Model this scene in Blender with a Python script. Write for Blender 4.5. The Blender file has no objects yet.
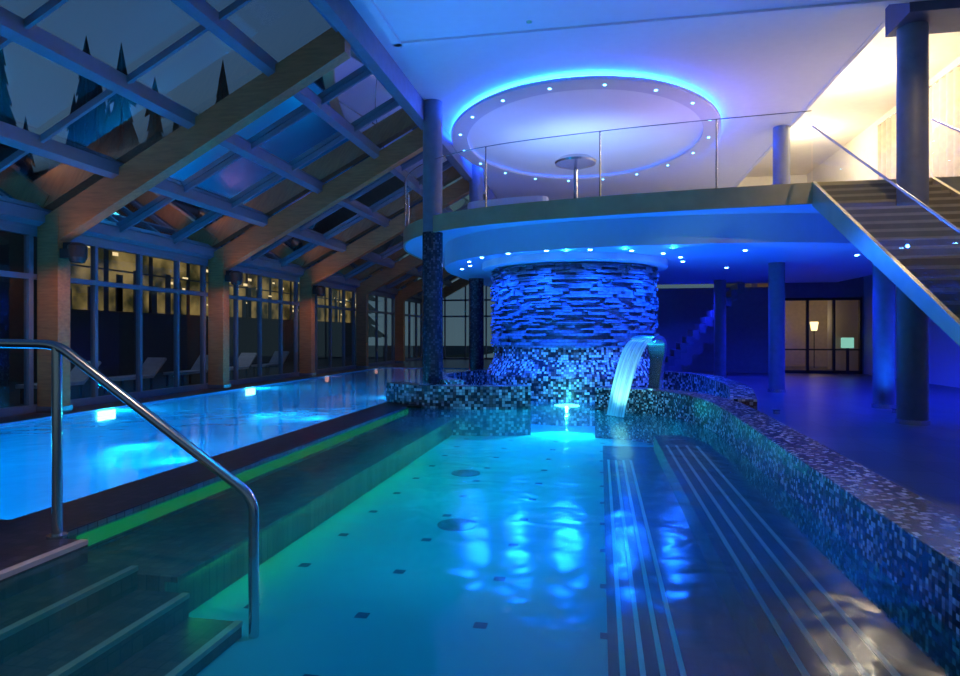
import bpy, bmesh, math, random
from mathutils import Vector, Matrix
random.seed(7)
S = bpy.context.scene
S.view_settings.view_transform = 'Standard'
S.view_settings.exposure = 0.08
COL = S.collection

# ------------------------------------------------------------------ helpers
def empty(name):
    o = bpy.data.objects.new(name, None); COL.objects.link(o); return o

def mesh_obj(name, verts, faces, mat, parent=None, uvs=None, smooth=False):
    me = bpy.data.meshes.new(name)
    me.from_pydata([tuple(v) for v in verts], [], faces)
    if uvs:
        l = me.uv_layers.new(name='UVMap')
        k = 0
        for fi, p in enumerate(me.polygons):
            for j in range(p.loop_total):
                l.data[k].uv = uvs[fi][j]; k += 1
    if smooth:
        for p in me.polygons: p.use_smooth = True
    me.materials.append(mat)
    o = bpy.data.objects.new(name, me); COL.objects.link(o)
    if parent: o.parent = parent
    return o

def prism(pts, z0, z1, V, F, U, ztop=None):
    n = len(pts); b = len(V)
    for i, p in enumerate(pts): V.append((p[0], p[1], z0))
    for i, p in enumerate(pts): V.append((p[0], p[1], ztop[i] if ztop else z1))
    arc = 0
    for i in range(n):
        j = (i+1) % n
        L = math.hypot(pts[j][0]-pts[i][0], pts[j][1]-pts[i][1])
        zi = ztop[i] if ztop else z1; zj = ztop[j] if ztop else z1
        F.append((b+i, b+j, b+n+j, b+n+i)); U.append([(arc, z0), (arc+L, z0), (arc+L, zj), (arc, zi)])
        arc += L
    F.append(tuple(b+n+i for i in range(n))); U.append([(p[0], p[1]) for p in pts])
    F.append(tuple(b+i for i in reversed(range(n)))); U.append([(p[0], p[1]) for p in reversed(pts)])

def ccw(pts):
    a = sum(pts[i][0]*pts[(i+1) % len(pts)][1]-pts[(i+1) % len(pts)][0]*pts[i][1] for i in range(len(pts)))
    return pts if a > 0 else list(reversed(pts))

def extr(name, pts, z0, z1, mat, parent=None):
    V, F, U = [], [], []
    prism(ccw(pts), z0, z1, V, F, U)
    return mesh_obj(name, V, F, mat, parent, U)

def boxes(name, L, mat, parent=None):
    V, F, U = [], [], []
    for (x0, x1, y0, y1, z0, z1) in L:
        prism([(x0, y0), (x1, y0), (x1, y1), (x0, y1)], z0, z1, V, F, U)
    return mesh_obj(name, V, F, mat, parent, U)

def circ(cx, cy, r, n=64, ry=None, a0=0, a1=360, closed=True):
    ry = ry or r
    m = n if closed else n+1
    return [(cx+r*math.cos(math.radians(a0+(a1-a0)*i/n)), cy+ry*math.sin(math.radians(a0+(a1-a0)*i/n))) for i in range(m)]

def cyl(name, cx, cy, r, z0, z1, mat, parent=None, n=48):
    return extr(name, circ(cx, cy, r, n), z0, z1, mat, parent)

def lathe(name, cx, cy, prof, mat, parent=None, n=48, ry=1.0, cap=True):
    V, F, U = [], [], []
    for k, (r, z) in enumerate(prof):
        for i in range(n):
            a = 2*math.pi*i/n
            V.append((cx+r*math.cos(a), cy+r*ry*math.sin(a), z))
    arc = 0
    for k in range(len(prof)-1):
        d = math.hypot(prof[k+1][0]-prof[k][0], prof[k+1][1]-prof[k][1])
        R = max(prof[k][0], .1)
        for i in range(n):
            j = (i+1) % n
            F.append((k*n+i, k*n+j, (k+1)*n+j, (k+1)*n+i))
            u0 = 2*math.pi*R*i/n; u1 = 2*math.pi*R*(i+1)/n
            U.append([(u0, arc), (u1, arc), (u1, arc+d), (u0, arc+d)])
        arc += d
    if cap:
        F.append(tuple(reversed(range(n)))); U.append([(V[i][0], V[i][1]) for i in reversed(range(n))])
        b = (len(prof)-1)*n
        F.append(tuple(b+i for i in range(n))); U.append([(V[b+i][0], V[b+i][1]) for i in range(n)])
    return mesh_obj(name, V, F, mat, parent, U)

def prism_xz(L, mat, name, parent=None):
    V, F = [], []
    for poly, y0, y1 in L:
        n = len(poly); b = len(V)
        for (x, z) in poly: V.append((x, y0, z))
        for (x, z) in poly: V.append((x, y1, z))
        for i in range(n):
            j = (i+1) % n
            F.append((b+i, b+j, b+n+j, b+n+i))
        F.append(tuple(b+i for i in range(n))); F.append(tuple(b+n+i for i in reversed(range(n))))
    o = mesh_obj(name, V, F, mat, parent)
    bm = bmesh.new(); bm.from_mesh(o.data); bmesh.ops.recalc_face_normals(bm, faces=bm.faces); bm.to_mesh(o.data); bm.free()
    return o

def catmull(pts, k=8, closed=False):
    out = []; n = len(pts)
    rng = range(n) if closed else range(n-1)
    for i in rng:
        g = lambda q: pts[q % n] if closed else pts[max(0, min(n-1, q))]
        p0, p1, p2, p3 = g(i-1), g(i), g(i+1), g(i+2)
        for s in range(k):
            t = s/k
            out.append(tuple(.5*((2*b)+(-a+c)*t+(2*a-5*b+4*c-d)*t*t+(-a+3*b-3*c+d)*t**3) for a, b, c, d in zip(p0, p1, p2, p3)))
    if not closed: out.append(tuple(pts[-1]))
    return out

def ribbon(pts, th):
    Lft, Rgt = [], []
    n = len(pts)
    for i in range(n):
        a = Vector(pts[max(0, i-1)][:2]); b = Vector(pts[min(n-1, i+1)][:2])
        d = (b-a).normalized(); nn = Vector((-d.y, d.x))*th/2
        p = Vector(pts[i][:2])
        Lft.append(tuple(p+nn)); Rgt.append(tuple(p-nn))
    return Lft, Rgt

def wall_path(name, pts, th, z0, tops, mat, parent=None):
    Lf, Rt = ribbon(pts, th); n = len(pts)
    V, F, U = [], [], []
    for i in range(n):
        zt = tops[i] if isinstance(tops, list) else tops
        V += [(*Lf[i], z0), (*Rt[i], z0), (*Rt[i], zt), (*Lf[i], zt)]
    arc = 0
    for i in range(n-1):
        L = math.hypot(pts[i+1][0]-pts[i][0], pts[i+1][1]-pts[i][1])
        a, b = i*4, i*4+4
        za, zb = V[a+2][2], V[b+2][2]
        F.append((a+1, b+1, b+2, a+2)); U.append([(arc, z0), (arc+L, z0), (arc+L, zb), (arc, za)])
        F.append((a+2, b+2, b+3, a+3)); U.append([(arc, .3), (arc+L, .3), (arc+L, .3+th), (arc, .3+th)])
        F.append((a+3, b+3, b, a)); U.append([(arc, za), (arc+L, zb), (arc+L, z0), (arc, z0)])
        F.append((a, b, b+1, a+1)); U.append([(arc, 0), (arc+L, 0), (arc+L, th), (arc, th)])
        arc += L
    F.append((0, 1, 2, 3)); U.append([(0, z0), (th, z0), (th, .4), (0, .4)])
    e = (n-1)*4
    F.append((e+3, e+2, e+1, e)); U.append([(0, .4), (th, .4), (th, z0), (0, z0)])
    return mesh_obj(name, V, F, mat, parent, U)

def fillet(pts, r=.12, k=5):
    out = [Vector(pts[0])]
    for i in range(1, len(pts)-1):
        p = Vector(pts[i]); a = (Vector(pts[i-1])-p); b = (Vector(pts[i+1])-p)
        rr = min(r, a.length*.45, b.length*.45)
        A = p+a.normalized()*rr; B = p+b.normalized()*rr
        for s in range(k+1):
            t = s/k
            out.append(A*(1-t)**2+p*2*t*(1-t)+B*t*t)
    out.append(Vector(pts[-1])); return out

def tube(name, pts, r, mat, parent=None, cyclic=False, n=10):
    cu = bpy.data.curves.new(name, 'CURVE'); cu.dimensions = '3D'
    sp = cu.splines.new('POLY'); sp.points.add(len(pts)-1)
    for i, p in enumerate(pts): sp.points[i].co = (*p, 1)
    sp.use_cyclic_u = cyclic
    cu.bevel_depth = r; cu.bevel_resolution = 3; cu.use_fill_caps = True
    t = bpy.data.objects.new('tmp', cu); COL.objects.link(t)
    dg = bpy.context.evaluated_depsgraph_get()
    me = bpy.data.meshes.new_from_object(t.evaluated_get(dg))
    bpy.data.objects.remove(t)
    for p in me.polygons: p.use_smooth = True
    me.materials.clear(); me.materials.append(mat)
    o = bpy.data.objects.new(name, me); COL.objects.link(o)
    if parent: o.parent = parent
    return o

# ------------------------------------------------------------------ materials
def newmat(name):
    m = bpy.data.materials.new(name); m.use_nodes = True
    nt = m.node_tree; nt.nodes.clear()
    out = nt.nodes.new('ShaderNodeOutputMaterial')
    return m, nt, out
def N(nt, t, **kw):
    n = nt.nodes.new(t)
    for k, v in kw.items(): setattr(n, k, v)
    return n
def rgb(c): return (c[0], c[1], c[2], 1)

def plain(name, c, rough=.5, metal=0, noise=0.08, scale=6, spec=.5, bump=0, stretch=None):
    m, nt, out = newmat(name)
    b = N(nt, 'ShaderNodeBsdfPrincipled'); b.inputs['Roughness'].default_value = rough
    b.inputs['Metallic'].default_value = metal
    b.inputs['Specular IOR Level'].default_value = spec
    nz = N(nt, 'ShaderNodeTexNoise'); nz.inputs['Scale'].default_value = scale
    ge = N(nt, 'ShaderNodeNewGeometry')
    if stretch:
        mp_ = N(nt, 'ShaderNodeMapping'); mp_.inputs['Scale'].default_value = stretch
        nt.links.new(ge.outputs['Position'], mp_.inputs[0]); nt.links.new(mp_.outputs[0], nz.inputs['Vector'])
    else: nt.links.new(ge.outputs['Position'], nz.inputs['Vector'])
    r = N(nt, 'ShaderNodeValToRGB')
    r.color_ramp.elements[0].color = rgb([x*(1-noise*2) for x in c]); r.color_ramp.elements[1].color = rgb([min(1, x*(1+noise*2)) for x in c])
    nt.links.new(nz.outputs['Fac'], r.inputs[0]); nt.links.new(r.outputs[0], b.inputs['Base Color'])
    if bump:
        bp = N(nt, 'ShaderNodeBump'); bp.inputs['Strength'].default_value = bump
        nt.links.new(nz.outputs['Fac'], bp.inputs['Height']); nt.links.new(bp.outputs[0], b.inputs['Normal'])
    nt.links.new(b.outputs[0], out.inputs[0]); return m

def emis(name, c, s):
    m, nt, out = newmat(name)
    e = N(nt, 'ShaderNodeEmission'); e.inputs[0].default_value = rgb(c); e.inputs[1].default_value = s
    nt.links.new(e.outputs[0], out.inputs[0]); return m

def mosaic(name, size, cols, grout=(.02, .02, .03), uv=True, rough=.2, gw=.08, spec=.5):
    m, nt, out = newmat(name); L = nt.links.new
    b = N(nt, 'ShaderNodeBsdfPrincipled'); b.inputs['Roughness'].default_value = rough
    b.inputs['Specular IOR Level'].default_value = spec
    if uv: src = N(nt, 'ShaderNodeUVMap').outputs[0]
    else: src = N(nt, 'ShaderNodeNewGeometry').outputs['Position']
    sc = N(nt, 'ShaderNodeVectorMath', operation='SCALE'); sc.inputs['Scale'].default_value = 1/size; L(src, sc.inputs[0])
    fl = N(nt, 'ShaderNodeVectorMath', operation='FLOOR'); L(sc.outputs[0], fl.inputs[0])
    if not uv:
        mu = N(nt, 'ShaderNodeVectorMath', operation='MULTIPLY'); mu.inputs[1].default_value = (1, 1, 0); L(fl.outputs[0], mu.inputs[0]); flo = mu.outputs[0]
    else: flo = fl.outputs[0]
    wn = N(nt, 'ShaderNodeTexWhiteNoise', noise_dimensions='3D'); L(flo, wn.inputs['Vector'])
    r = N(nt, 'ShaderNodeValToRGB'); r.color_ramp.interpolation = 'CONSTANT'
    while len(r.color_ramp.elements) < len(cols): r.color_ramp.elements.new(.5)
    for e, (p, c) in zip(r.color_ramp.elements, cols): e.position = p; e.color = rgb(c)
    L(wn.outputs['Value'], r.inputs[0])
    fr = N(nt, 'ShaderNodeVectorMath', operation='FRACTION'); L(sc.outputs[0], fr.inputs[0])
    sp = N(nt, 'ShaderNodeSeparateXYZ'); L(fr.outputs[0], sp.inputs[0])
    def band(o):
        a = N(nt, 'ShaderNodeMath', operation='GREATER_THAN'); a.inputs[1].default_value = gw; L(o, a.inputs[0]); return a.outputs[0]
    mm = N(nt, 'ShaderNodeMath', operation='MULTIPLY'); L(band(sp.outputs[0]), mm.inputs[0]); L(band(sp.outputs[1]), mm.inputs[1])
    mx = N(nt, 'ShaderNodeMix', data_type='RGBA'); mx.inputs['A'].default_value = rgb(grout)
    L(mm.outputs[0], mx.inputs['Factor']); L(r.outputs[0], mx.inputs['B'])
    L(mx.outputs['Result'], b.inputs['Base Color']); L(b.outputs[0], out.inputs[0]); return m

def glassy(name, tint=(.8, .9, .95), ior=1.45, rough=.0, extra=0.0):
    m, nt, out = newmat(name); L = nt.links.new
    t = N(nt, 'ShaderNodeBsdfTransparent'); t.inputs[0].default_value = rgb(tint)
    g = N(nt, 'ShaderNodeBsdfGlossy'); g.inputs['Roughness'].default_value = rough
    f = N(nt, 'ShaderNodeFresnel'); f.inputs[0].default_value = ior
    a = N(nt, 'ShaderNodeMath', operation='ADD'); a.inputs[1].default_value = extra; a.use_clamp = True
    L(f.outputs[0], a.inputs[0])
    mx = N(nt, 'ShaderNodeMixShader'); L(a.outputs[0], mx.inputs[0]); L(t.outputs[0], mx.inputs[1]); L(g.outputs[0], mx.inputs[2])
    L(mx.outputs[0], out.inputs[0]); return m

def water(name, tint, milk, milkfac, bump=.12, scale=1.6, rough=.05, dshare=.4):
    m, nt, out = newmat(name); L = nt.links.new
    ge = N(nt, 'ShaderNodeNewGeometry')
    nz = N(nt, 'ShaderNodeTexNoise'); nz.inputs['Scale'].default_value = scale; nz.inputs['Detail'].default_value = 2.0; nz.inputs['Distortion'].default_value = .4
    L(ge.outputs['Position'], nz.inputs['Vector'])
    bp = N(nt, 'ShaderNodeBump'); bp.inputs['Strength'].default_value = bump; bp.inputs['Distance'].default_value = .3
    L(nz.outputs['Fac'], bp.inputs['Height'])
    t = N(nt, 'ShaderNodeBsdfTransparent'); t.inputs[0].default_value = rgb(tint)
    tr = N(nt, 'ShaderNodeBsdfTranslucent'); tr.inputs[0].default_value = rgb(milk)
    df = N(nt, 'ShaderNodeBsdfDiffuse'); df.inputs[0].default_value = rgb(milk)
    md = N(nt, 'ShaderNodeMixShader'); md.inputs[0].default_value = dshare; L(tr.outputs[0], md.inputs[1]); L(df.outputs[0], md.inputs[2])
    m1 = N(nt, 'ShaderNodeMixShader'); m1.inputs[0].default_value = milkfac
    L(t.outputs[0], m1.inputs[1]); L(md.outputs[0], m1.inputs[2])
    g = N(nt, 'ShaderNodeBsdfGlossy'); g.inputs['Roughness'].default_value = rough; L(bp.outputs[0], g.inputs['Normal'])
    f = N(nt, 'ShaderNodeFresnel'); f.inputs[0].default_value = 1.33; L(bp.outputs[0], f.inputs['Normal'])
    mx = N(nt, 'ShaderNodeMixShader'); L(f.outputs[0], mx.inputs[0]); L(m1.outputs[0], mx.inputs[1]); L(g.outputs[0], mx.inputs[2])
    L(mx.outputs[0], out.inputs[0]); return m

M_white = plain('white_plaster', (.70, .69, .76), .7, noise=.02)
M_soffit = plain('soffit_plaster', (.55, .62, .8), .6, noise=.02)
M_fascia = plain('bronze_fascia', (.55, .46, .28), .35, metal=.5, noise=.1, scale=3)
M_steel = plain('brushed_steel', (.6, .6, .62), .22, metal=1, noise=.04, scale=20)
M_dark = plain('dark_metal', (.03, .03, .035), .4, noise=.1)
M_wood = plain('glulam_wood', (.42, .18, .065), .5, noise=.2, scale=3, stretch=(1, 4, 8))
M_alu = plain('aluminium_profile', (.18, .20, .27), .45, metal=.2, noise=.05)
M_col = plain('dark_plaster_column', (.17, .18, .24), .5, noise=.1)
M_warmwall = plain('warm_wall', (.85, .78, .66), .7, noise=.03)
M_curtain = plain('curtain_fabric', (.75, .62, .45), .8, noise=.1)
M_stone = plain('slate_stone', (.15, .19, .30), .5, noise=.42, scale=14, bump=.5)
M_glass = glassy('window_glass', (.8, .85, .88), 1.5, extra=.03)
M_roofglass = glassy('roof_glass', (.8, .9, .95), 1.16, rough=.05)
M_railglass = glassy('balustrade_glass', (.9, .95, .97), 1.3, extra=.01)
M_mos = mosaic('mosaic_tiles', .06, [(0, (.03, .03, .05)), (.25, (.16, .09, .09)), (.45, (.25, .2, .24)), (.62, (.5, .47, .5)), (.8, (.85, .83, .85))])
M_mosc = mosaic('mosaic_tiles_coping', .035, [(0, (.02, .015, .03)), (.32, (.14, .07, .07)), (.55, (.25, .17, .2)), (.72, (.55, .46, .5)), (.86, (.88, .83, .87))])
M_mosb = mosaic('mosaic_tiles_column', .05, [(0, (.03, .03, .05)), (.4, (.06, .05, .07)), (.75, (.11, .10, .13))])
M_deck = mosaic('deck_tiles', .1, [(0, (.045, .03, .035)), (.4, (.06, .04, .045)), (.75, (.08, .055, .06))], grout=(.015, .012, .015), uv=False, rough=.3)
M_hall = mosaic('hall_floor_tiles', .6, [(0, (.08, .08, .12)), (.5, (.10, .10, .14))], grout=(.05, .05, .06), uv=False, rough=.35, gw=.02)
M_steps = mosaic('step_tiles', .1, [(0, (.09, .05, .04)), (.4, (.13, .07, .055)), (.75, (.16, .09, .07))], grout=(.03, .02, .02), rough=.4)
M_nose = plain('step_nosing', (.6, .5, .42), .5)
M_bench = mosaic('bench_tiles', .1, [(0, (.20, .11, .08)), (.4, (.24, .14, .10)), (.75, (.29, .17, .13))], grout=(.08, .06, .06), uv=False, rough=.5)
M_dkstep = mosaic('dark_pool_tiles', .1, [(0, (.012, .022, .055)), (.4, (.018, .032, .07)), (.75, (.03, .045, .09))], grout=(.01, .01, .02), uv=False, rough=.6, spec=.2)
M_stripe = plain('white_strip_tiles', (.9, .92, .92), .5)
M_lap = mosaic('lap_pool_tiles', .25, [(0, (.2, .65, .85)), (.5, (.24, .7, .9))], grout=(.15, .55, .75), uv=True, rough=.6, gw=.04, spec=.1)
M_poolwall = mosaic('pool_wall_tiles', .1, [(0, (.08, .17, .15)), (.4, (.10, .21, .19)), (.75, (.12, .24, .21))], grout=(.02, .03, .03), uv=True, rough=.5)

def pool_floor_mat():
    m, nt, out = newmat('pool_floor_tiles'); L = nt.links.new
    b = N(nt, 'ShaderNodeBsdfDiffuse')
    ge = N(nt, 'ShaderNodeNewGeometry')
    sc = N(nt, 'ShaderNodeVectorMath', operation='SCALE'); sc.inputs['Scale'].default_value = 1/.9; L(ge.outputs['Position'], sc.inputs[0])
    fr = N(nt, 'ShaderNodeVectorMath', operation='FRACTION'); L(sc.outputs[0], fr.inputs[0])
    sp = N(nt, 'ShaderNodeSeparateXYZ'); L(fr.outputs[0], sp.inputs[0])
    def lt(o):
        a = N(nt, 'ShaderNodeMath', operation='LESS_THAN'); a.inputs[1].default_value = .11; L(o, a.inputs[0]); return a.outputs[0]
    mm = N(nt, 'ShaderNodeMath', operation='MULTIPLY'); L(lt(sp.outputs[0]), mm.inputs[0]); L(lt(sp.outputs[1]), mm.inputs[1])
    mx = N(nt, 'ShaderNodeMix', data_type='RGBA'); mx.inputs['A'].default_value = (.10, .60, .64, 1); mx.inputs['B'].default_value = (.06, .10, .18, 1)
    L(mm.outputs[0], mx.inputs['Factor']); L(mx.outputs['Result'], b.inputs[0]); L(b.outputs[0], out.inputs[0]); return m
M_pfloor = pool_floor_mat()
M_w1 = water('water_lap', (.25, .8, .95), (.03, .70, .98), .6, bump=.04, scale=1.6, rough=.08)
M_w2 = water('water_main', (.50, .90, .94), (.02, .80, .88), .22, bump=.07, scale=2.2, rough=.17, dshare=.3)

# ------------------------------------------------------------------ lights
def point(name, loc, c, W, r=.1, parent=None):
    l = bpy.data.lights.new(name, 'POINT'); l.color = c; l.energy = W; l.shadow_soft_size = r
    o = bpy.data.objects.new(name, l); COL.objects.link(o); o.location = loc
    if parent: o.parent = parent
    return o
def spot(name, loc, tgt, c, W, ang=60, blend=.5, r=.08, parent=None):
    l = bpy.data.lights.new(name, 'SPOT'); l.color = c; l.energy = W; l.shadow_soft_size = r
    l.spot_size = math.radians(ang); l.spot_blend = blend
    o = bpy.data.objects.new(name, l); COL.objects.link(o); o.location = loc
    o.rotation_euler = (Vector(tgt)-Vector(loc)).to_track_quat('-Z', 'Y').to_euler()
    if parent: o.parent = parent
    return o

# ------------------------------------------------------------------ floor
fl = empty('floor')
boxes('deck_left', [(-11.0, -10, -2, 42, -.3, 0), (-10, -4.7, 28.5, 42, -.3, 0)], M_deck, fl)
boxes('deck_near', [(-10, -3.68, -2, 4.07, -1.5, 0), (-10, -4.0, 4.07, 4.4, -1.5, 0), (-3.68, 2.25, -2, 1.0, -1.5, 0)], M_deck, fl)
boxes('deck_divider', [(-4.7, -4.0, 4.4, 13, -1.5, 0), (-4.7, -3.7, 13, 21.2, -1.5, 0), (-4.7, -3.7, 21.2, 28.5, -1.5, 0)], M_deck, fl)
boxes('hall_floor', [(1.9, 12, -2, 11.5, -.3, 0), (2.9, 12, 11.5, 42, -.3, 0), (-3.7, 2.9, 21.2, 42, -.3, 0)], M_hall, fl)

# ------------------------------------------------------------------ pools
ZL = -.8
lap = empty('lap_pool')
boxes('basin_floor', [(-10.2, -4.6, 4.2, 28.7, -1.5, ZL)], M_lap, lap)
boxes('basin_walls', [(-10.1, -9.98, 4.3, 28.6, ZL, -.005), (-4.72, -4.6, 4.3, 28.6, ZL, -.005), (-10, -4.7, 4.3, 4.42, ZL, -.005), (-10, -4.7, 28.48, 28.6, ZL, -.005)], M_lap, lap)
mesh_obj('water_surface', [(-9.98, 4.42, -.04), (-4.72, 4.42, -.04), (-4.72, 28.48, -.04), (-9.98, 28.48, -.04)], [(0, 1, 2, 3)], M_w1, lap)
M_lampw = emis('lamp_cool_white', (.75, .95, 1), 25)
M_lampr = emis('lamp_red', (1, .15, .12), 12)
CY = (0.0, .50, 1.0)
for y, c, mt, w in [(6.0, CY, M_lampw, 240), (11.5, CY, M_lampw, 240), (17, CY, M_lampw, 240), (22.3, (1, .03, .08), M_lampr, 70), (27.6, (1, .03, .06), M_lampr, 80)]:
    e = empty('underwater_light')
    lz = .22 if c is CY else .12
    prism_xz([([(-9.98, -.24), (-9.93, -.24), (-9.93, -.05), (-9.98, -.05)], y-lz, y+lz)], mt, 'lens', e)
    spot('bulb', (-9.85, y, -.15), (-7.5, y, -1.1), c, w*1.6, 150, .8, .1, e)
    spot('glow', (-9.8, y, -.16), (-8, y, -.20), (.12, .75, 1) if c is CY else c, w*.5, 165, .6, .08, e)
for y, w in ((7, 220), (11, 220), (15, 220), (19, 160), (23, 50)):
    spot('lap_side_bulb', (-4.85, y, -.2), (-8, y, -1.1), CY, w, 150, .9, .1, lap)
spot('lap_end_bulb', (-7.5, 4.55, -.2), (-7.5, 8, -1.1), CY, 380, 150, .8, .1, lap)

ZF = -.6
mp = empty('main_pool')
boxes('basin_floor', [(-4.1, 3.0, .9, 21.3, -1.4, ZF)], M_pfloor, mp)
boxes('basin_walls', [(-4.05, -3.99, 4.07, 13, ZF, -.005), (-3.75, -3.68, 13, 21.2, ZF, -.005), (-3.7, 2.9, 21.15, 21.25, ZF, -.005), (-3.7, 1.9, .95, 1.02, ZF, -.005), (2.88, 2.95, 11.5, 21.2, ZF, -.005)], M_poolwall, mp)
boxes('bench', [(-3.99, -3.05, 4.07, 13.2, ZF, -.26)], M_bench, mp)
boxes('bench_nosing', [(-3.99, -2.95, 4.07, 13.2, -.26, -.22)], M_bench, mp)
boxes('led_strip_bench', [(-3.045, -3.02, 4.3, 13.0, -.285, -.265)], emis('led_strip_green', (.03, 1, .22), 10.0), mp)
boxes('led_strip_wall', [(-3.99, -3.975, 4.3, 13.0, -.17, -.06)], emis('led_diffuser_green', (.02, 1, .22), .22), mp)
boxes('dark_lounge_floor', [(.05, 1.0, 1.02, 12.2, ZF, -.57)], M_dkstep, mp)
boxes('shallow_step', [(.95, 1.82, 1.02, 11.9, ZF, -.30)], M_dkstep, mp)
st = []
for x in (.12, .24, .36, .48): st.append((x, x+.035, 1.1, 10.8, -.57, -.56))
for x in (1.05, 1.2, 1.36, 1.52): st.append((x, x+.035, 1.1, 10.8, -.30, -.29))
boxes('white_strips', st, M_stripe, mp)
mesh_obj('water_surface', [(-3.68, 1.02, -.04), (1.82, 1.02, -.04), (1.82, 11.5, -.04), (2.88, 11.5, -.04), (2.88, 21.15, -.04), (-3.68, 21.15, -.04), (-3.68, 13, -.04), (-3.99, 13, -.04), (-3.99, 4.07, -.04), (-3.68, 4.07, -.04)],
         [tuple(range(10))], M_w2, mp)
M_drain = plain('drain_bronze', (.08, .14, .18), .6)
for (x, y) in [(-1.55, 6.9), (-2.0, 9.5)]:
    cyl('floor_drain', x, y, .22, ZF, ZF+.012, M_drain, mp, 32)
V, F, U = [], [], []; nz = []
for i in range(3):
    x0 = -3.68+.41*i; x1 = x0+.41; z = -.165*(i+1)
    prism([(x0, 1.02), (x1, 1.02), (x1, 4.07), (x0, 4.07)], ZF, z, V, F, U)
    nz.append((x1-.05, x1+.004, 1.02, 4.075, z-.03, z+.004))
es = empty('pool_entry_steps')
mesh_obj('treads', V, F, M_steps, es, U)
boxes('nosing', nz+[(-3.74, -3.676, 1.02, 4.07, -.03, .004)], M_nose, es)

e = empty('fountain_lamp')
lathe('lens', -.72, 14.3, [(.28, -.075), (.28, -.055), (.20, -.045)], emis('lamp_fountain', (.35, 1, .95), 5), e, 28)
cyl('stem', -.72, 14.3, .04, ZF, -.075, M_steel, e, 12)
point('bulb', (-.72, 14.15, .03), (.06, .85, .95), 16, .03, e)
spot('bulb_down', (-.72, 14.0, -.12), (-.72, 12.0, -.6), (.05, .95, .85), 300, 160, .8, .1, e)
M_tlens = emis('fill_lens_teal', (.05, .3, .5), .6)  # lens glow for the added pool spots
dn = empty('pool_fill_spots')  # added spots in the near soffit, light the main pool evenly from above
V, F, U = [], [], []
for (x, y, tx, ty, c, w, a) in [(-1.2, 11.0, -1.0, 11.6, (0, .95, .78), 1200, 34), (-1.7, 9.0, -1.5, 9.0, (0, .92, .80), 1450, 34), (-1.5, 6.8, -1.4, 6.6, (0, .66, .90), 1150, 34), (-1.2, 5.0, -1.2, 4.5, (0, .46, 1), 720, 34)]:
    prism(circ(x, y, .05, 16), 6.89, 6.901, V, F, U)
    spot('bulb', (x, y, 6.8), (tx, ty, ZF), c, w, a, 1, .08, dn)  # added fill spot, colours the pool floor
spot('island_fill', (-1.0, 9.2, 6.8), (-1.0, 13.5, .6), (.05, .34, 1), 1000, 46, 1, .08, dn)  # added blue spot, brightens the island walls
spot('coping_fill', (1.2, 5.5, 6.8), (2.1, 7.5, .3), (.45, .48, 1), 280, 50, 1, .08, dn)  # added violet spot, brightens the coping top
mesh_obj('fill_lenses', V, F, M_tlens, dn, U)

# handrail
hr = empty('pool_handrail')
tube('rail', fillet([(-6.2, 4.09, 1.46), (-3.96, 4.09, 1.43), (-2.37, 4.09, .37), (-2.37, 4.09, ZF)], .12), .036, M_steel, hr)
tube('post', [(-3.96, 4.09, 0), (-3.96, 4.09, 1.42)], .036, M_steel, hr)
tube('post_rear', [(-6.2, 4.09, 0), (-6.2, 4.09, 1.46)], .036, M_steel, hr)
cyl('flange', -3.96, 4.09, .07, 0, .02, M_steel, hr, 20)

# ------------------------------------------------------------------ island
isl = empty('fountain_island')
C0 = (-.7, 17.2)
B = catmull([(-1.5, 13.6), (-2.3, 13.35), (-3.2, 13.3), (-4.0, 13.5), (-4.6, 14.0)], 6)
wall_path('basin_wall_left', B, .45, ZF, .43, M_mos, isl)
Cp = catmull([(-.05, 13.5), (.5, 13.35), (1.1, 12.95), (1.6, 12.25), (1.93, 11.2), (2.03, 10), (2.03, 8), (2.03, 5), (2.03, 1.0)], 8)
tp = [.43 if p[1] > 12 else .43-(12-p[1])*.013 if p[1] > 2 else .30 for p in Cp]
wall_path('long_coping', Cp, .46, ZF, tp, M_mosc, isl)
A = catmull([(2.35, 11.3), (2.6, 12.6), (2.82, 13.9), (2.9, 15.2)], 5)[:-1]+circ(C0[0], C0[1], 3.58, 60, a0=-8, a1=222, closed=False)
wall_path('basin_wall_ring', A, .42, ZF, .43, M_mos, isl)
lathe('mosaic_drum', C0[0], C0[1], [(2.32, ZF), (2.32, .5), (2.12, .9), (2.1, 1.22)], M_mos, isl, 96)
V, F, U = [], [], []
z = 1.2
while z < 3.2:
    h = random.uniform(.04, .08); a = random.uniform(0, .3); end = a+2*math.pi
    while a < end-.02:
        da = min(random.uniform(.06, .22), end-a)
        R = 2.03+random.uniform(0, .18)
        k = 3; pts = []
        for i in range(k+1): t = a+da*i/k; pts.append((C0[0]+R*math.cos(t), C0[1]+R*math.sin(t)))
        for i in range(k, -1, -1): t = a+da*i/k; pts.append((C0[0]+1.9*math.cos(t), C0[1]+1.9*math.sin(t)))
        prism(ccw(pts), z, z+h-.008, V, F, U)
        a += da
    z += h
mesh_obj('stacked_slate', V, F, M_stone, isl, U)
cyl('core', C0[0], C0[1], 1.95, 1.1, 3.3, M_dark, isl, 64)

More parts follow.
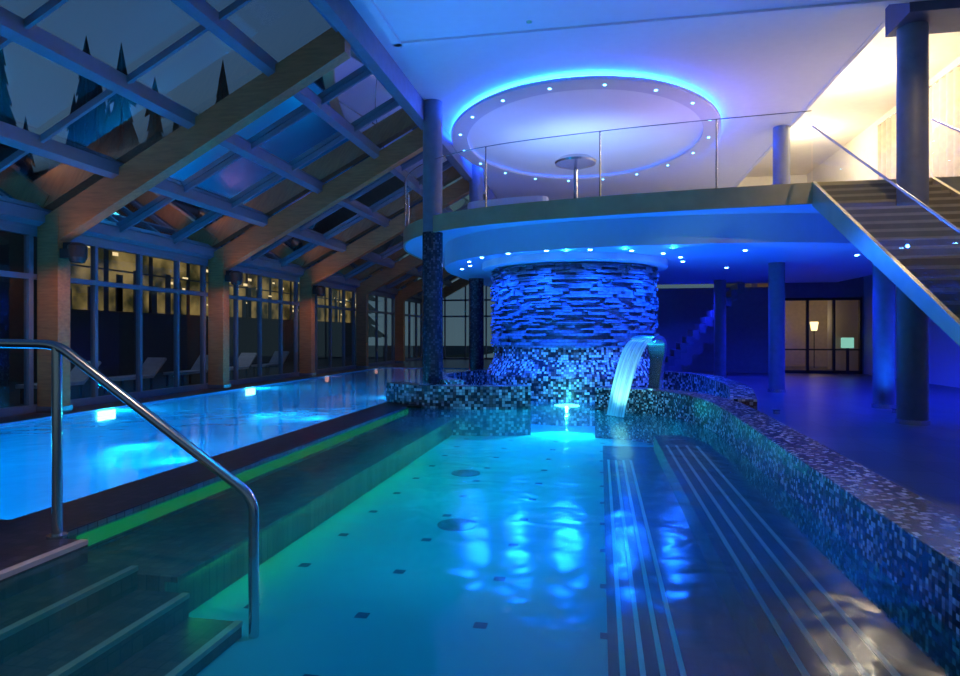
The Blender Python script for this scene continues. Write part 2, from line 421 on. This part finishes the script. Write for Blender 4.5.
# waterfall spout
sp = empty('waterfall_spout')
bx, by, bz = 1.05, 12.98, .43
d = Vector((-.75, -.66)).normalized(); pr = Vector((-d.y, d.x))
prof = catmull([(0, 0, .14), (-.05, .35, .15), (-.09, .65, .18), (-.07, .88, .23), (.04, 1.0, .26), (.22, 1.02, .28), (.34, .97, .28)], 5)
V, F = [], []
n = len(prof)
for i, (s, zz, w) in enumerate(prof):
    a = prof[max(0, i-1)]; b = prof[min(n-1, i+1)]
    t = Vector((b[0]-a[0], b[1]-a[1])).normalized(); nn = Vector((-t.y, t.x))*.035
    for (ws, q) in ((-1, 1), (1, 1), (1, -1), (-1, -1)):
        S2 = s+nn.x*q; Z2 = zz+nn.y*q
        P = Vector((bx, by))+d*S2+pr*(w*ws)
        V.append((P.x, P.y, bz+Z2))
for i in range(n-1):
    for k in range(4):
        F.append((i*4+k, i*4+(k+1) % 4, i*4+4+(k+1) % 4, i*4+4+k))
F.append((0, 1, 2, 3)); F.append(((n-1)*4+3, (n-1)*4+2, (n-1)*4+1, (n-1)*4))
so = mesh_obj('spout_blade', V, F, M_steel, sp)
lathe('base_plate', bx, by, [(.2, bz), (.2, bz+.03)], M_steel, sp, 24)
def sheet_mat():
    m, nt, out = newmat('falling_water'); L = nt.links.new
    uv = N(nt, 'ShaderNodeUVMap'); mp_ = N(nt, 'ShaderNodeMapping'); mp_.inputs['Scale'].default_value = (14, .8, 1); L(uv.outputs[0], mp_.inputs[0])
    nz = N(nt, 'ShaderNodeTexNoise'); nz.inputs['Scale'].default_value = 1.0; L(mp_.outputs[0], nz.inputs['Vector'])
    r = N(nt, 'ShaderNodeValToRGB'); r.color_ramp.elements[0].position = .3; r.color_ramp.elements[1].position = .6
    r.color_ramp.elements[0].color = (.35, .35, .35, 1); r.color_ramp.elements[1].color = (.97, .97, .97, 1)
    L(nz.outputs['Fac'], r.inputs[0])
    a = N(nt, 'ShaderNodeBsdfTransparent'); df = N(nt, 'ShaderNodeBsdfDiffuse'); df.inputs[0].default_value = (.95, 1, 1, 1)
    tl = N(nt, 'ShaderNodeBsdfTranslucent'); tl.inputs[0].default_value = (.95, 1, 1, 1)
    m2 = N(nt, 'ShaderNodeMixShader'); m2.inputs[0].default_value = .5; L(df.outputs[0], m2.inputs[1]); L(tl.outputs[0], m2.inputs[2])
    mx = N(nt, 'ShaderNodeMixShader'); L(r.outputs[0], mx.inputs[0]); L(a.outputs[0], mx.inputs[1]); L(m2.outputs[0], mx.inputs[2])
    L(mx.outputs[0], out.inputs[0]); return m
V, F, U = [], [], []
K = 24; W = 14
for i in range(K+1):
    t = i/K; s = .30+.72*t; zz = bz+.99-1.45*(t**1.9); w = .27-.02*t
    for j in range(W+1):
        q = -1+2*j/W
        P = Vector((bx, by))+d*(s+.02*math.sin(j*2.1+i*.15))+pr*(w*q)
        V.append((P.x, P.y, zz))
for i in range(K):
    for j in range(W):
        a = i*(W+1)+j
        F.append((a, a+1, a+W+2, a+W+1)); U.append([(j/W, i/K), ((j+1)/W, i/K), ((j+1)/W, (i+1)/K), (j/W, (i+1)/K)])
mesh_obj('water_sheet', V, F, sheet_mat(), sp, U, True)
spot('waterfall_fill', (-.1, 11.7, .02), (.6, 12.6, .8), (.3, 1, .65), 150, 50, .8, parent=sp)  # added spot without fixture, brightens the water sheet

# ------------------------------------------------------------------ balcony
bal = empty('balcony')
front = catmull([(-5.3, 27), (-5.7, 22), (-5.75, 19.5), (-5.55, 17.8), (-4.95, 16.2), (-3.9, 14.95), (-2.3, 14.1), (0, 13.55), (2, 13.25), (3.94, 13.05)], 8)
up = front+[(10, 13.05), (10, 27)]
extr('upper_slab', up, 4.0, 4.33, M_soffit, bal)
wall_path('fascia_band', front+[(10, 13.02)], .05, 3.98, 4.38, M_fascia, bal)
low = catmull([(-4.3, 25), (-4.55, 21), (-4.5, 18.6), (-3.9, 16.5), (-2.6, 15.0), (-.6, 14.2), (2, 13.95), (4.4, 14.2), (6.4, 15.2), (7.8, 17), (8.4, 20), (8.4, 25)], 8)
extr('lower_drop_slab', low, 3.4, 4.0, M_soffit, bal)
lathe('soffit_ring', C0[0], C0[1], [(2.38, 3.22), (2.42, 3.24), (2.42, 3.4)], M_white, bal, 96)
gb = empty('glass_balustrade')
gl = front[20:]
Vg, Fg = [], []
for p in gl: Vg += [(p[0], p[1]+.03, 4.36), (p[0], p[1]+.03, 5.75)]
for i in range(len(gl)-1): Fg.append((2*i, 2*i+2, 2*i+3, 2*i+1))
mesh_obj('glass_panels', Vg, Fg, M_railglass, gb)
tube('top_trim', [(p[0], p[1]+.03, 5.75) for p in gl], .010, M_steel, gb)
for i in range(0, len(gl), 9): tube('post', [(gl[i][0], gl[i][1]+.06, 4.33), (gl[i][0], gl[i][1]+.06, 5.75)], .018, M_steel, gb)
M_led = emis('led_white_blue', (.10, .32, 1), 60)
dl = empty('soffit_downlights')
BL = (.005, .09, 1)
pos = [(C0[0]+2.8*math.cos(math.radians(a)), C0[1]+2.8*math.sin(math.radians(a))) for a in range(180, 361, 20)]
pos += [(-3.9, 18), (3.2, 15.2), (6, 16.6), (3.5, 19), (5.5, 21)]
Vd, Fd, Ud = [], [], []
for (x, y) in pos: prism(circ(x, y, .04, 12), 3.385, 3.401, Vd, Fd, Ud)
mesh_obj('led_lenses', Vd, Fd, M_led, dl, Ud)
for k, a in enumerate(range(190, 360, 32)):
    x = C0[0]+2.9*math.cos(math.radians(a)); y = C0[1]+2.9*math.sin(math.radians(a))
    spot('bulb', (x, y, 3.29), (x*.6+C0[0]*.4, y*.6+C0[1]*.4, .8), BL, 650, 100, 1, .03, parent=dl)
for x, w in ((-2.9, 220), (-1.85, 420), (-.75, 420), (.55, 280), (1.6, 200)):
    spot('pool_bulb', (x, 14.75, 3.35), (x*.7, 8.2, 0), (.004, .10, 1), w, 100, .6, .035, dl)
for (x, y) in [(4.4, 15.0), (7, 18.4), (3.5, 19), (6, 23), (8.8, 16), (7.5, 13.4), (3.4, 24)]:
    spot('bulb', (x, y, 3.29), (x, y, 0), (.008, .025, 1), 700, 145, 1, .03, parent=dl)
for (x, y, w) in [(-4.2, 16.0, 40), (-3.6, 14.9, 60), (-1.9, 14.2, 60), (.5, 14.2, 60), (1.9, 15.0, 60), (3.3, 13.0, 50), (5.6, 13.6, 60), (8.4, 15, 60)]:
    e = empty('added_uplight')  # added lamp and housing, throws blue onto soffit and drum
    z0 = ZF if -3.6 < x < 2.8 and y > 13 else 0
    lathe('housing', x, y, [(.06, z0), (.06, .06), (.08, .08)], M_steel, e, 16)
    spot('bulb', (x, y, .17), (x, y+.3, 3.4), (.005, .12, 1), w*2.6, 150, .9, .04, e)

# ------------------------------------------------------------------ columns
def column(x, y, r, z0, z1, m, nm='column', m2=None):
    e = empty(nm)
    if m2:
        cyl('shaft_lower', x, y, r, z0, 4.0, m2, e); cyl('shaft_upper', x, y, r-.01, 4.0, z1, m, e)
    else: cyl('shaft', x, y, r, z0, z1, m, e)
    cyl('collar', x, y, r+.02, z0, z0+.08, M_steel, e); return e
column(-4.03, 15.2, .25, 0, 7.2, M_col, 'mosaic_column', M_mosb)
column(-4.1, 21.2, .25, 0, 7.2, M_col, 'mosaic_column', M_mosb)
column(5.2, 12.0, .23, 0, 6.7, M_col)
column(5.75, 14.5, .2, 0, 3.4, M_col)
column(4.57, 18.0, .2, 0, 3.4, M_col)
column(4.1, 23.4, .2, 0, 3.4, M_col)
column(4.9, 18.8, .22, 4.33, 7.2, M_col)

# ------------------------------------------------------------------ ceiling
ce = empty('ceiling')
boxes('main_ceiling', [(-4.3, 5.1, -2, 31, 7.2, 7.4)], M_white, ce)
boxes('near_soffit', [(-3.6, 9, -2, 11.33, 6.9, 7.2)], M_white, ce)
boxes('near_soffit_trim', [(-3.75, 9, 11.3, 11.42, 6.86, 7.0), (-3.75, -3.6, -2, 11.42, 6.86, 7.0)], M_white, ce)
boxes('raised_ceiling', [(5.1, 9.2, 11.3, 31, 8.6, 8.8)], M_warmwall, ce)
boxes('raised_cove_face', [(5.05, 5.15, 11.3, 31, 7.18, 8.6)], M_white, ce)
boxes('edge_beam', [(-4.4, -4.2, -2, 31, 6.7, 7.4)], M_col, ce)
boxes('beam', [(4.9, 9.2, 11.4, 12.3, 6.7, 7.5)], plain('dark_blue_paint', (.05, .06, .12), .5), ce)
boxes('upper_back_wall', [(-4.3, 9.2, 30.5, 30.7, 4, 8.6)], M_warmwall, empty('wall_back_upper'))
cd = empty('ceiling_light_disc')
DX, DY, AX, AY = -.5, 18.6, 3.7, 4.7
def annulus(name, s0, s1, z0, z1, mat, parent):
    n = 96; V, F = [], []
    for (s, z) in ((s0, z0), (s1, z0), (s1, z1), (s0, z1)):
        for i in range(n):
            a = 2*math.pi*i/n; V.append((DX+AX*s*math.cos(a), DY+AY*s*math.sin(a), z))
    for k in range(4):
        for i in range(n):
            j = (i+1) % n; k2 = (k+1) % 4
            F.append((k*n+i, k2*n+i, k2*n+j, k*n+j))
    return mesh_obj(name, V, F, mat, parent)
annulus('outer_ring', .88, 1.0, 6.98, 7.06, M_white, cd)
extr('inner_disc', circ(DX, DY, AX*.91, 96, AY*.91), 7.09, 7.13, plain('disc_white', (.9, .9, .9), .6, noise=.01), cd)
tube('blue_cove_led', [(p[0], p[1], 7.12) for p in circ(DX, DY, AX*.955, 96, AY*.955)], .03, emis('led_blue', (.01, .09, 1), 110), cd, True)
Vd, Fd, Ud = [], [], []
for (x, y) in circ(DX, DY, AX*.935, 18, AY*.935): prism(circ(x, y, .035, 10), 6.965, 6.982, Vd, Fd, Ud)
mesh_obj('star_leds', Vd, Fd, emis('led_star', (.12, .5, 1), 12), cd, Ud)
pl = empty('pedestal_lamp')
cyl('pole', -.6, 16.2, .05, 4.33, 5.75, M_steel, pl, 16)
lathe('shade', -.6, 16.2, [(.1, 5.65), (.5, 5.78), (.52, 5.83), (.4, 5.93), (.1, 5.98)], M_steel, pl, 40)
lathe('base', -.6, 16.2, [(.25, 4.33), (.25, 4.37), (.06, 4.42)], M_steel, pl, 32)
cl = empty('curved_lounge_bench')
extr('seat', catmull([(-3.1, 15.2), (-2.2, 14.9), (-1.3, 14.8), (-1.3, 15.3), (-2.2, 15.5), (-3.1, 15.8)], 5, True), 4.33, 4.72, M_white, cl)
for (x, y, c, w) in [(-2.5, 16.5, (.10, .24, 1), 60), (2.5, 16.5, (.34, .20, 1), 42)]:
    spot('ceiling_wash_fill', (x, y, 4.6), (x*.8, y+.5, 7.2), c, w*3, 150, 1, .2)  # added spot without fixture, tints the ceiling
spot('disc_wash_fill', (-.6, 17.6, 4.5), (-.5, 18.9, 7.1), (.24, .44, 1), 400, 125, .9, .2)  # added spot without fixture, brightens the ceiling disc
for (x, y, w) in [(7, 14.5, 230), (7, 19, 250), (7, 24, 220)]:
    point('cove_bulb', (x, y, 7.7), (1, .82, .55), w, .3)
spot('soffit_wash_fill', (1.5, 8.8, 4.4), (1.2, 9.2, 7), (.25, .24, 1), 110, 150, 1, .3)  # added spot in mid-air, violet wash on the near soffit
spot('soffit_wash_fill', (-2.6, 10.5, 4.4), (-2.0, 10.8, 7), (.07, .26, 1), 115, 150, 1, .3)  # added spot in mid-air, blue wash on the near soffit
spot('stair_fill', (5.2, 8.2, 6.8), (4.9, 11.5, 3.2), (1, .72, .38), 200, 70, .6, .1)  # added warm spot, brightens the stair risers
spot('entry_fill', (-3.2, 2.6, 6.8), (-3.3, 3.2, 0), (1, .72, .55), 420, 30, 1, .1)  # added warm spot, brightens the entry steps

wr = empty('wall_right')
boxes('upper', [(9.0, 9.2, 9, 31, 4.0, 8.6)], M_warmwall, wr)
boxes('lower', [(10, 10.2, -2, 31, 0, 4.0)], M_white, wr)
cu = empty('curtains')
V, F = [], []
n = 200
for i in range(n+1):
    y = 12.5+i*.05; x = 8.8+.07*math.sin(i*.9)
    V += [(x, y, 4.4), (x, y, 8.2)]
for i in range(n): F.append((2*i, 2*i+2, 2*i+3, 2*i+1))
mesh_obj('folds', V, F, M_curtain, cu, None, True)
tube('curtain_rod', [(8.8, 12.4, 8.22), (8.8, 22.6, 8.22)], .03, M_steel, cu)

# ------------------------------------------------------------------ staircase
sc = empty('staircase')
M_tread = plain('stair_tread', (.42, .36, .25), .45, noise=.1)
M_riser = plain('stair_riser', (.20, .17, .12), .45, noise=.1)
V, F, U = [], [], []; V2, F2, U2 = [], [], []
ns = 25; run = .31; rise = 4.35/ns
XR = 5.95
for i in range(ns):
    y1 = 13.0-run*i; zt = 4.35-rise*(i+1)
    if zt < .02: break
    prism([(4.0, y1-run), (XR, y1-run), (XR, y1), (4.0, y1)], zt-.05, zt, V, F, U)
    prism([(4.0, y1-.03), (XR, y1-.03), (XR, y1), (4.0, y1)], zt, zt+rise-.05, V2, F2, U2)
mesh_obj('treads', V, F, M_tread, sc, U)
mesh_obj('risers', V2, F2, M_riser, sc, U2)
def strg(x0, x1, name):
    V = []
    ya, yb = 13.05, 13.05-ns*run
    for x in (x0, x1):
        V += [(x, ya, 4.4), (x, ya, 3.95), (x, yb, 0.0), (x, yb, .12)]
    return mesh_obj(name, V, [(0, 1, 2, 3), (7, 6, 5, 4), (0, 4, 5, 1), (1, 5, 6, 2), (2, 6, 7, 3), (3, 7, 4, 0)], M_fascia, sc)
strg(3.94, 4.0, 'stringer'); strg(XR, XR+.06, 'stringer_far')
for x in (3.95, XR+.04):
    ya, yb = 13.05, 13.05-ns*run
    mesh_obj('glass_side', [(x, ya, 4.4), (x, yb, .1), (x, yb, 1.15), (x, ya, 5.45)], [(0, 1, 2, 3)], M_railglass, sc)
    tube('side_rail', [(x, ya, 5.45), (x, yb, 1.15)], .02, M_steel, sc)

s2 = empty('service_stair')
V, F, U = [], [], []
for i in range(14):
    x = 2.0+.22*i; zt = .24*(i+1)
    prism([(x, 24.3), (x+.24, 24.3), (x+.24, 25.6), (x, 25.6)], max(0, zt-.35), zt, V, F, U)
mesh_obj('flight', V, F, M_col, s2, U)

# ------------------------------------------------------------------ back hall
bw = empty('wall_back')
boxes('panel', [(-4.3, 2.6, 27, 27.2, 0, 3.4), (2.6, 7.0, 27, 27.2, 0, 3.4), (7, 10.2, 27, 27.2, 2.9, 4), (9.9, 10.2, 27, 27.2, 0, 3)], plain('hall_wall', (.25, .24, .3), .6), bw)
w2 = empty('window_2')
boxes('frame', [(x, x+.08, 26.95, 27.1, 0, 2.95) for x in (7, 7.95, 8.9, 9.85)]+[(7, 9.93, 26.95, 27.1, 2.85, 2.95), (7, 9.93, 26.95, 27.1, .0, .12), (7, 9.93, 26.95, 27.1, .9, .96)], M_dark, w2)
mesh_obj('pane', [(7, 27.05, 0), (9.9, 27.05, 0), (9.9, 27.05, 2.9), (7, 27.05, 2.9)], [(0, 1, 2, 3)], M_glass, w2)
rm = empty('adjoining_room')
boxes('room_walls', [(6, 13, 33, 33.2, 0, 4), (6, 6.2, 27.3, 33, 0, 4), (6, 13, 27.3, 33.2, 3.6, 3.8), (13, 13.2, 27.3, 33, 0, 4)], M_curtain, rm)
M_warm = emis('lamp_warm', (1, .7, .3), 3)
for (x, y) in [(8, 31), (9.6, 31.5), (11, 31)]:
    e = empty('floor_lamp'); lathe('shade', x, y, [(.12, 1.7), (.18, 2.1)], M_warm, e, 16)
    cyl('stand', x, y, .02, 0, 1.7, M_dark, e, 8)
    point('bulb', (x, y-.3, 2.3), (1, .7, .35), 4, .1, e)
iscr = empty('information_screen')
boxes('screen', [(9.1, 9.55, 26.7, 26.74, 1.0, 1.4)], emis('screen_glow', (.3, .75, .6), .7), iscr)
boxes('stand', [(9.3, 9.4, 26.75, 26.8, 0, 1.4), (9.1, 9.6, 26.65, 26.9, 0, .03)], M_dark, iscr)

# ------------------------------------------------------------------ left glass wall + roof
ZE, SL = 3.7, .53
def rz(x): return ZE+SL*(x+10.9)
rows = [5.25+5.5*i for i in range(-1, 7)]
gw = empty('wall_left')
fr = []
for r in rows[:-1]:
    for k in range(1, 4): yk = r+5.5*k/4; fr.append((-10.86, -10.74, yk-.04, yk+.04, 0, 3.55))
    fr.append((-10.86, -10.74, r+.2, r+.3, 0, 3.55)); fr.append((-10.86, -10.74, r+5.2, r+5.3, 0, 3.55))
fr += [(-10.87, -10.73, rows[0], rows[-1], a, b) for a, b in ((0, .15), (2.58, 2.68), (3.42, 3.6))]
boxes('window_frames', fr, M_alu, gw)
mesh_obj('window_panes', [(-10.8, rows[0], 0), (-10.8, rows[-1], 0), (-10.8, rows[-1], 3.6), (-10.8, rows[0], 3.6)], [(0, 1, 2, 3)], M_glass, gw)
boxes('eave_beam', [(-11.0, -10.72, rows[0], rows[-1], 3.55, 3.75)], M_alu, gw)
for r in rows:
    e = empty('timber_frame')
    boxes('post', [(-10.71, -10.25, r-.15, r+.15, 0, rz(-10.5)-.1)], M_wood, e)
    x0, x1 = -10.70, -4.41
    prism_xz([([(x0, rz(x0)-.72), (x1, rz(x1)-.66), (x1, rz(x1)-.08), (x0, rz(x0)-.08)], r-.13, r+.13)], M_wood, 'rafter', e)
    boxes('foot', [(-10.71, -10.22, r-.18, r+.18, 0, .12)], M_steel, e)
for r in rows[1:5]:
    e = empty('floodlight')
    boxes('head', [(-10.2, -9.95, r-.16, r+.16, 2.98, 3.16)], M_dark, e)
    lathe('hood', -9.95, r, [(.12, 2.9), (.17, 3.0), (.17, 3.22), (.1, 3.28)], M_dark, e, 20)
    boxes('bracket', [(-10.25, -10.05, r-.03, r+.03, 3.1, 3.3)], M_dark, e)
    spot('bulb', (-9.9, r-.9, 2.6), (-8.5, r+.1, 4.6), (1, .5, .22), 34, 110, .9, .08, e)  # added warm spot set off the head, brightens the rafter
    spot('post_fill', (-9.2, r-.9, 2.9), (-10.5, r, 1.6), (1, .45, .16), 46, 80, .9, .08, e)  # added warm spot in mid-air, brightens the post
roof = empty('roof_glazing')
pu = []
for x in (-10.6, -9.0, -7.4, -5.8, -4.5):
    pu.append(([(x-.07, rz(x-.07)-.22), (x+.07, rz(x+.07)-.22), (x+.07, rz(x+.07)), (x-.07, rz(x-.07))], rows[0], rows[-1]))
prism_xz(pu, M_alu, 'purlins', roof)
br = []
for r in rows[:-1]:
    for k in (1, 2): yk = r+5.5*k/3; br.append(([(-10.9, rz(-10.9)-.12), (-4.4, rz(-4.4)-.12), (-4.4, rz(-4.4)), (-10.9, rz(-10.9))], yk-.03, yk+.03))
prism_xz(br, M_alu, 'glazing_bars', roof)
mesh_obj('roof_panes', [(-11, rows[0], rz(-11)+.01), (-4.3, rows[0], rz(-4.3)+.01), (-4.3, rows[-1], rz(-4.3)+.01), (-11, rows[-1], rz(-11)+.01)], [(0, 1, 2, 3)], M_roofglass, roof)
ge_ = empty('wall_far')
fr = [(x, x+.08, 38.6, 38.7, 0, 7) for x in [-10.8+1.3*i for i in range(6)]]+[(-10.9, -4.2, 38.6, 38.7, z_, z_+.1) for z_ in (0, 2.6, 3.6, 5)]
boxes('frames', fr, M_alu, ge_)
mesh_obj('panes', [(-10.8, 38.65, 0), (-4.2, 38.65, 0), (-4.2, 38.65, 7), (-10.8, 38.65, 3.7)], [(0, 1, 2, 3)], M_glass, ge_)

# ------------------------------------------------------------------ outside
M_ground = plain('night_lawn', (.02, .03, .02), .9, noise=.3)
boxes('terrace_ground', [(-80, -11, -30, 90, -.4, -.05)], M_ground)
M_tree = plain('conifer_needles', (.004, .007, .007), .9, noise=.4, scale=3)
def tree(x, y, h):
    V, F = [], []; L = 17
    for k in range(L):
        zb = h*(.08+.92*k/L)-h*.02; zt = min(h, zb+h*.13); R = h*.15*(1-k/L)**.9*random.uniform(.65, 1.2)+.08; m = 24
        b = len(V)
        for i in range(m):
            a = 2*math.pi*i/m; rr = R*(1 if i % 2 else .45)*random.uniform(.7, 1.2)
            V.append((x+rr*math.cos(a), y+rr*math.sin(a), zb-(.35 if i % 2 else 0)))
        V.append((x, y, zt))
        for i in range(m): F.append((b+i, b+(i+1) % m, b+m))
    b = len(V)
    for zz in (-.1, h*.3):
        for i in range(6): V.append((x+.18*math.cos(i*1.047), y+.18*math.sin(i*1.047), zz))
    for i in range(6): F.append((b+i, b+(i+1) % 6, b+6+(i+1) % 6, b+6+i))
    mesh_obj('conifer_tree', V, F, M_tree)
for i in range(62):
    x = random.uniform(-42, -26); y = 0+i*1.15+random.uniform(-.6, .6)
    dd = math.hypot(x, y)
    tree(x, y, 1.5+dd*random.choice((.24, .28, .32, .36, .40)))
nb = empty('glow_backdrop')  # added building; its glow stands in for warm patches in the left panes
boxes('body', [(-23, -18, 18, 48, -.1, 5.6)], plain('render_dark', (.06, .05, .045), .8), nb)
def glow_panel_mat():
    m, nt, out = newmat('room_glow'); L = nt.links.new
    ge = N(nt, 'ShaderNodeNewGeometry'); nz = N(nt, 'ShaderNodeTexNoise'); nz.inputs['Scale'].default_value = .9; nz.inputs['Detail'].default_value = 3
    L(ge.outputs['Position'], nz.inputs['Vector'])
    r = N(nt, 'ShaderNodeValToRGB'); r.color_ramp.elements[0].position = .40; r.color_ramp.elements[1].position = .68
    r.color_ramp.elements[0].color = (.03, .03, .012, 1); r.color_ramp.elements[1].color = (.40, .27, .09, 1)
    L(nz.outputs['Fac'], r.inputs[0]); e = N(nt, 'ShaderNodeEmission'); e.inputs[1].default_value = .7
    L(r.outputs[0], e.inputs[0]); L(e.outputs[0], out.inputs[0]); return m
boxes('glow_panels', [(-18.02, -17.96, y, y+2.1, 2.4, 5.2) for y in [18.5+2.4*i for i in range(12)]], glow_panel_mat(), nb)  # added glowing panels, room light put into the emission colour
rb = random.Random(3)
boxes('glow_dabs', [(-17.95, -17.93, y, y+rb.uniform(.1, .5), z_, z_+rb.uniform(.05, .14)) for y, z_ in [(rb.uniform(18.6, 46), rb.uniform(2.8, 4.9)) for i in range(60)]], emis('dab_glow', (1, .72, .35), 1.2), nb)  # added glowing dabs standing in for bright spots in the panes
boxes('dark_silhouettes', [(-17.97, -17.92, 18.5, 48, 3.9, 3.96)]+[(-17.95, -17.9, y, y+.3, 2.4, 2.4+rb.uniform(.6, 1.9)) for y in [18.8+rb.uniform(.8, 1.3)*i for i in range(24)]], M_dark, nb)  # added dark shapes in front of the glowing panels
M_lf = plain('lounger_fabric', (.35, .35, .35), .8)
def lounger(x, y):
    e = empty('sun_lounger'); c = M_lf
    boxes('bed', [(x-.3, x+.3, y, y+1.3, .3, .38)], c, e)
    mesh_obj('backrest', [(x-.3, y+1.3, .32), (x+.3, y+1.3, .32), (x+.3, y+1.85, .8), (x-.3, y+1.85, .8), (x-.3, y+1.3, .38), (x+.3, y+1.3, .38), (x+.3, y+1.8, .85), (x-.3, y+1.8, .85)],
             [(0, 1, 2, 3), (4, 5, 6, 7), (0, 1, 5, 4), (2, 3, 7, 6), (1, 2, 6, 5), (0, 3, 7, 4)], c, e)
    boxes('legs', [(a, a+.05, b, b+.05, -.05, .3) for a in (x-.28, x+.23) for b in (y+.1, y+1.2)], M_dark, e)
for i in range(5): lounger(-12.6, 12.2+1.9*i*1.3)
for y in (13, 20, 27):
    spot('terrace_fill', (-11.3, y, 3.3), (-14, y, 0), (.6, .75, 1), 60, 120, .8)  # added spot without fixture, brightens the loungers

w = bpy.data.worlds.new('night_sky'); S.world = w; w.use_nodes = True
nt = w.node_tree; bg = nt.nodes['Background']
tc = nt.nodes.new('ShaderNodeTexCoord'); sx = nt.nodes.new('ShaderNodeSeparateXYZ'); nt.links.new(tc.outputs['Generated'], sx.inputs[0])
r = nt.nodes.new('ShaderNodeValToRGB'); r.color_ramp.elements[0].position = 0; r.color_ramp.elements[0].color = (.07, .12, .15, 1)
r.color_ramp.elements[1].position = .65; r.color_ramp.elements[1].color = (.014, .05, .15, 1)
nt.links.new(sx.outputs[2], r.inputs[0]); nt.links.new(r.outputs[0], bg.inputs[0]); bg.inputs[1].default_value = 1.0

cam = bpy.data.cameras.new('camera'); co = bpy.data.objects.new('camera', cam); COL.objects.link(co)
cam.sensor_width = 36; cam.lens = 24; cam.clip_end = 500
co.location = (0, 0, 1.5)
co.rotation_euler = (math.radians(90), 0, math.atan(120/640))
cam.shift_y = -3/960
S.camera = co
